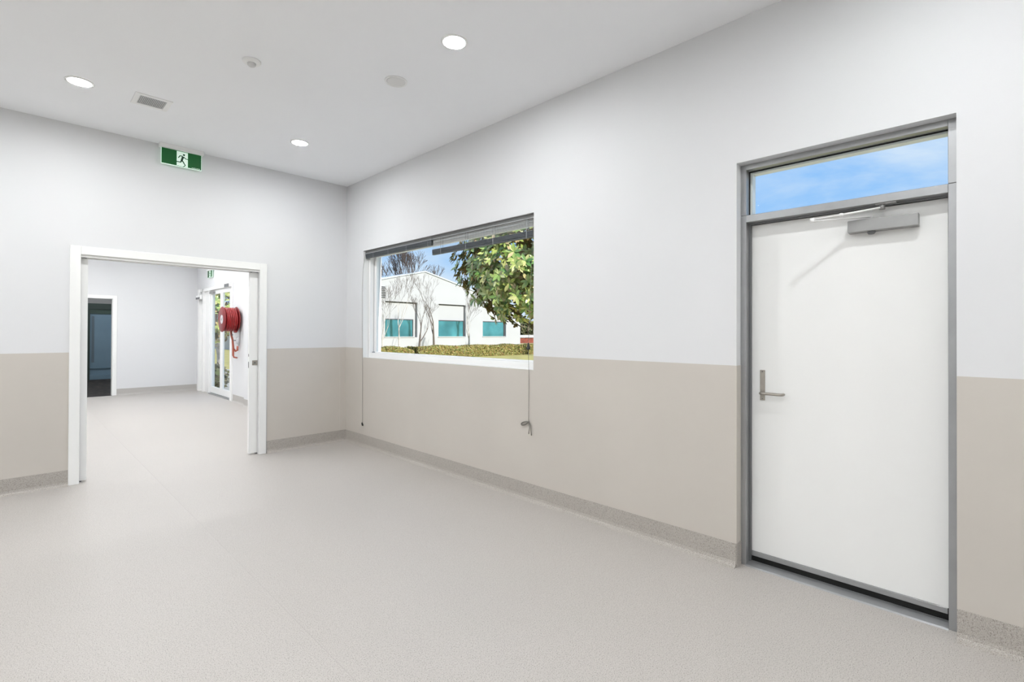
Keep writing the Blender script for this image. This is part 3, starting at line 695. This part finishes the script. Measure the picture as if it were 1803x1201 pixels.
# ---- leaves
def leaf_blob(rng, n, sample, size, m, name, parent, label=None):
    vs, fs = [], []
    for _ in range(n):
        p, nrm = sample(rng)
        d = (nrm+Vector((rng.gauss(0,.6), rng.gauss(0,.6), rng.gauss(0,.6)))).normalized()
        s, t_ = frame_of(d); a = rng.uniform(0, 6.28); q = s*math.cos(a)+t_*math.sin(a); r = d.cross(q)
        l = size*rng.uniform(.7, 1.3); b = len(vs)
        vs += [p-q*l, p+r*l*.5, p+q*l, p-r*l*.5]; fs.append((b, b+1, b+2, b+3))
    me = bpy.data.meshes.new(name); me.from_pydata([tuple(v-wloc(parent)) for v in vs], [], fs); me.materials.append(m)
    o = bpy.data.objects.new(name, me); col.objects.link(o); o.parent = parent; o['kind'] = 'stuff'
    return o
def hedge(label, x0, x1, yc, hw, ztop, n, seed):
    rng = random.Random(seed)
    t = thing('hedge', label, 'hedge', ((x0+x1)/2, yc, G))
    def prof(x):
        e = min(1, (x-x0)/.9, (x1-x)/.9); e = max(0, e)
        return G+(ztop-G)*(.55+.45*math.sqrt(e))*(1+.05*math.sin(x*2.1)+.03*math.sin(x*5.3))
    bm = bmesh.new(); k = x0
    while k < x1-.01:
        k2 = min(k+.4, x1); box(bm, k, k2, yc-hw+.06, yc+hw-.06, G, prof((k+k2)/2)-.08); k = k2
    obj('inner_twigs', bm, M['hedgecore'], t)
    def smp(r):
        x = r.uniform(x0, x1); zt = prof(x); c = r.random()
        if c < .55: return Vector((x, yc-hw+r.uniform(-.05,.05), r.uniform(G+.02, zt))), Vector((0,-1,.3))
        if c < .9: return Vector((x, r.uniform(yc-hw, yc+hw), zt+r.uniform(-.06,.04))), Vector((0,-.2,1))
        return Vector((x0 if r.random() < .5 else x1, r.uniform(yc-hw, yc+hw), r.uniform(G, zt))), Vector((-1,0,0))
    leaf_blob(rng, n, smp, .058, M['hedge'], 'foliage', t)
    return t
hedge('clipped hedge with rounded end before the leftmost bare trunks', 8.5, 13.45, 18.7, .55, .53, 16000, 3)
hedge('long clipped hedge running past the teal windows', 13.75, 26.5, 18.7, .55, .53, 40000, 4)

# ---- bare trees
def bare_tree(name, label, cat_group, base, height, r0, m_tr, m_tw, seed, lean=(0, 0), forks=3, levels=5, trunk_frac=.35, spread=.55, stems=1, upright=.35, rmin=.007):
    rng = random.Random(seed); base = Vector(base)
    t = thing(name, label, 'tree', base, cat_group)
    bt = bmesh.new(); bl = bmesh.new(); tw = bmesh.new()
    def grow(p, d, ln, r, lev):
        n = 3; pts = [p]; rr = [r]; q = p; dd = d.copy()
        for i in range(n):
            j = .03 if lev == 0 else .10
            dd = (dd+Vector((rng.gauss(0,j), rng.gauss(0,j), rng.gauss(0,.06)+.04*upright))).normalized()
            q = q+dd*(ln/n); pts.append(q); rr.append(max(r*(1-.42*(i+1)/n), rmin))
        tube(bt if lev == 0 else (bl if lev <= 2 else tw), pts, rr, 7 if lev < 2 else 4 if lev < 3 else 3, cap=False)
        if lev >= levels: return
        nb = forks+rng.choice((0, 0, 1)) if lev else forks+1
        for k in range(nb):
            i = rng.choice((2, 3, 3)) if k else 3; pp = pts[i]; a = rng.uniform(0, 6.28)
            s, v = frame_of(dd); sp2 = spread*rng.uniform(.5, 1.2)*(0.35 if k == 0 else 1)
            nd = (dd+(s*math.cos(a)+v*math.sin(a))*sp2+Vector((0, 0, upright*.35))).normalized()
            grow(pp, nd, ln*rng.uniform(.6, .82), rr[i]*(.82 if k == 0 else rng.uniform(.5, .68)), lev+1)
    for s_ in range(stems):
        o = Vector((s_*.16, 0, -.05)); a = Vector((lean[0]+(s_-.5*(stems-1))*.12, lean[1], 1)).normalized()
        grow(base+o, a, height*trunk_frac, r0, 0)
    obj('trunk', bt, m_tr, t); obj('branches', bl, m_tr if m_tr is M['barkpale'] else m_tw, t); obj('twigs', tw, m_tw, t, kind='stuff')
    return t
GRP = None
for (u, yy, h, r, m1, m2, sd_, st, lean, lab) in (
        (703, 24, 6.6, .075, 'barkpale', 'bark', 11, 1, (.02, 0), 'slender pale bare tree before the first teal window'),
        (737, 20.8, 5.0, .090, 'bark', 'bark', 23, 1, (.0, 0), 'dark trunked bare tree rising between the two hedges'),
        (764, 24, 6.9, .100, 'bark', 'bark', 37, 1, (.0, 0), 'bare tree with wide forked crown between two teal windows'),
        (826, 24, 5.2, .090, 'barkpale', 'bark', 41, 1, (-.03, 0), 'pale trunked bare tree under the magnolia'),
        (674, 23, 5.0, .060, 'barkpale', 'bark', 53, 1, (.0, 0), 'thin bare tree close to the louvre')):
    p = on(1, yy, u, 610)
    bare_tree('bare_tree', lab, None, (p.x, yy, G), h, r, M[m1], M[m2], sd_, lean, levels=6, trunk_frac=.29, forks=2, spread=.55, rmin=.005, upright=.6)
for (u, yy, h, r, sd_, lab) in ((688, 62, 17, .34, 61, 'tall bare tree behind the building near the louvre end'),
                                (724, 50, 17, .32, 67, 'tallest bare tree behind the building ridge'),
                                (758, 66, 16, .28, 71, 'bare tree behind the sloping roof')):
    p = on(1, yy, u, 590)
    bare_tree('tall_bare_tree', lab, None, (p.x, yy, G), h, r, M['bark2'], M['bark2'], sd_, (0, 0), levels=5, trunk_frac=.26, forks=3, spread=.5, upright=.6, rmin=.022)

# garden trees beside the view; the windows across the lawn mirror them
for (bx_, by_, h, sd_, lab) in ((23.5, 12.5, 9, 81, 'bare garden tree mirrored in the first teal window'), (28.5, 15.5, 9.5, 83, 'bare garden tree mirrored in the middle teal window'),
                                (33.0, 12.5, 10, 87, 'bare garden tree mirrored in the last teal window'), (38.5, 15.5, 10, 89, 'bare garden tree at the lawn edge past the hedge')):
    bare_tree('garden_tree', lab, None, (bx_, by_, G), h, .20, M['bark2'], M['bark2'], sd_, (0, 0), levels=5, trunk_frac=.26, forks=3, spread=.5, upright=.6, rmin=.02)

# ---- far bushes
def bush(label, c, rad, n, seed, size=.22):
    t = thing('bush', label, 'bush', (c[0], c[1], G)); rng = random.Random(seed); c = Vector(c)
    def smp(r):
        d = Vector((r.gauss(0,1), r.gauss(0,1), r.gauss(0,1))).normalized(); k = r.uniform(.6, 1.05)
        return Vector((c.x+d.x*rad[0]*k, c.y+d.y*rad[1]*k, max(G+.05, c.z+d.z*rad[2]*k))), d
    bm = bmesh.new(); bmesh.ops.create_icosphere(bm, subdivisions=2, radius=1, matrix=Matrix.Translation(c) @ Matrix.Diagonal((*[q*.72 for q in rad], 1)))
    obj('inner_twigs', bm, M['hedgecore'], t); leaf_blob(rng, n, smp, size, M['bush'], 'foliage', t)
bush('olive brown bush beyond the white rail', (54.5, 49, 1.6), (3.8, 2.5, 2.3), 5000, 5)
bush('olive brown bush behind the building corner', (62.5, 57, 1.9), (3.2, 2.5, 2.6), 4000, 6)
bush('low leafy shrub at the hedge end', (24.2, 16.4, .12), (.9, .7, .42), 1800, 8, .06)

# ---- magnolia
def leaf_mesh():
    L_, W_ = 1.0, .40; out_ = [(0, 0), (.22, .30), (.5, .5), (.78, .36), (1.0, 0)]
    vs, fs, mi = [], [], []
    for side, dz in ((0, 0.0), (1, -.012)):
        b = len(vs)
        mid = [(x*L_, 0, -.16*x*x+dz) for x, _ in out_]
        lf_ = [(x*L_, w2*W_, -.16*x*x+.10*w2+dz) for x, w2 in out_[1:4]]; rt = [(x*L_, -w2*W_, -.16*x*x+.10*w2+dz) for x, w2 in out_[1:4]]
        vs += mid+lf_+rt
        F = [(0,1,5),(1,2,6,5),(2,3,7,6),(3,4,7),(0,8,1),(1,8,9,2),(2,9,10,3),(3,10,4)]
        for f in F:
            f = tuple(b+i for i in f); fs.append(f if side == 0 else f[::-1]); mi.append(side)
    return vs, fs, mi
LV, LF, LM = leaf_mesh()
leaf_me = bpy.data.meshes.new('leaf'); leaf_me.from_pydata(LV, [], LF)
leaf_me.materials.append(M['mag']); leaf_me.materials.append(M['magb'])
for pl, mi_ in zip(leaf_me.polygons, LM): pl.material_index = mi_; pl.use_smooth = True
def magnolia(label, base, c, rad, nclus, seed, size, n_single):
    rng = random.Random(seed); c = Vector(c); base = Vector(base)
    t = thing('magnolia_tree', label, 'tree', base)
    mats_ = []; bb = bmesh.new()
    fork = base+(c-base)*.55; fork.x = base.x+(c.x-base.x)*.35; fork.y = base.y+(c.y-base.y)*.35
    for k in range(nclus):
        d = Vector((rng.gauss(0,1), rng.gauss(0,1), rng.gauss(0,1))).normalized(); kk = rng.uniform(.42, 1.0)**.6
        p = c+Vector((d.x*rad[0], d.y*rad[1], d.z*rad[2]))*kk
        if p.z < G+.9: continue
        if k % 13 == 0: tube(bb, [fork, fork.lerp(p, .45)+Vector((0,0,.12)), fork.lerp(p, .85)], [.024, .012, .005], 5, cap=False)
        ax = (d*.8+Vector((0, 0, .45))).normalized(); s, v = frame_of(ax)
        nl = rng.randint(7, 10)
        for i in range(nl):
            a = 2*math.pi*i/nl+rng.uniform(-.25,.25); el = rng.uniform(.15, .75)
            ld = ((s*math.cos(a)+v*math.sin(a))*math.cos(el)+ax*math.sin(el)).normalized()
            zz = (ax-ld*ax.dot(ld)).normalized(); yy_ = zz.cross(ld)
            sz = size*rng.uniform(.75, 1.15)
            m = Matrix(((ld.x, yy_.x, zz.x, p.x), (ld.y, yy_.y, zz.y, p.y), (ld.z, yy_.z, zz.z, p.z), (0, 0, 0, 1))) @ Matrix.Diagonal((sz, sz, sz, 1))
            mats_.append(((p-CAM).length, m))
    tr = bmesh.new(); tube(tr, [base-Vector((0,0,.05)), base.lerp(fork, .5)+Vector((.06,.02,0)), fork, fork.lerp(c, .5), c], [.13, .11, .095, .06, .03], 10)
    obj('trunk', tr, M['barkpale'], t); obj('branches', bb, M['bark'], t)
    mats_.sort(key=lambda q: q[0]); wl = wloc(t)
    for _, m in mats_[:n_single]:
        o = bpy.data.objects.new('leaf', leaf_me); col.objects.link(o); o.parent = t; o.matrix_local = Matrix.Translation(-wl) @ m
    vs, fs, mi = [], [], []
    for _, m in mats_[n_single:]:
        b = len(vs); m2 = Matrix.Translation(-wl) @ m
        vs += [tuple(m2 @ Vector(q)) for q in LV]; fs += [tuple(b+i for i in f) for f in LF]; mi += LM
    me = bpy.data.meshes.new('foliage'); me.from_pydata(vs, [], fs); me.materials.append(M['mag']); me.materials.append(M['magb'])
    me.polygons.foreach_set('material_index', mi); me.polygons.foreach_set('use_smooth', [True]*len(fs))
    o = bpy.data.objects.new('foliage', me); col.objects.link(o); o.parent = t; o['kind'] = 'stuff'
    return t
magnolia('large leaved magnolia outside the window', (5.75, .95, G), (5.15, 1.45, 3.08), (1.78, 1.70, 1.52), 1050, 9, .172, 290)
magnolia('magnolia with pale trunk outside the glass doors', (2.45, 14.6, G), (1.70, 13.4, 2.45), (1.15, 1.5, 1.55), 330, 10, .20, 0)
_pp = on(2, G+.02, 378, 684)
bush('small leafy plant on the path outside the glass doors', (_pp.x, _pp.y, .18), (.34, .34, .36), 500, 14, .075)
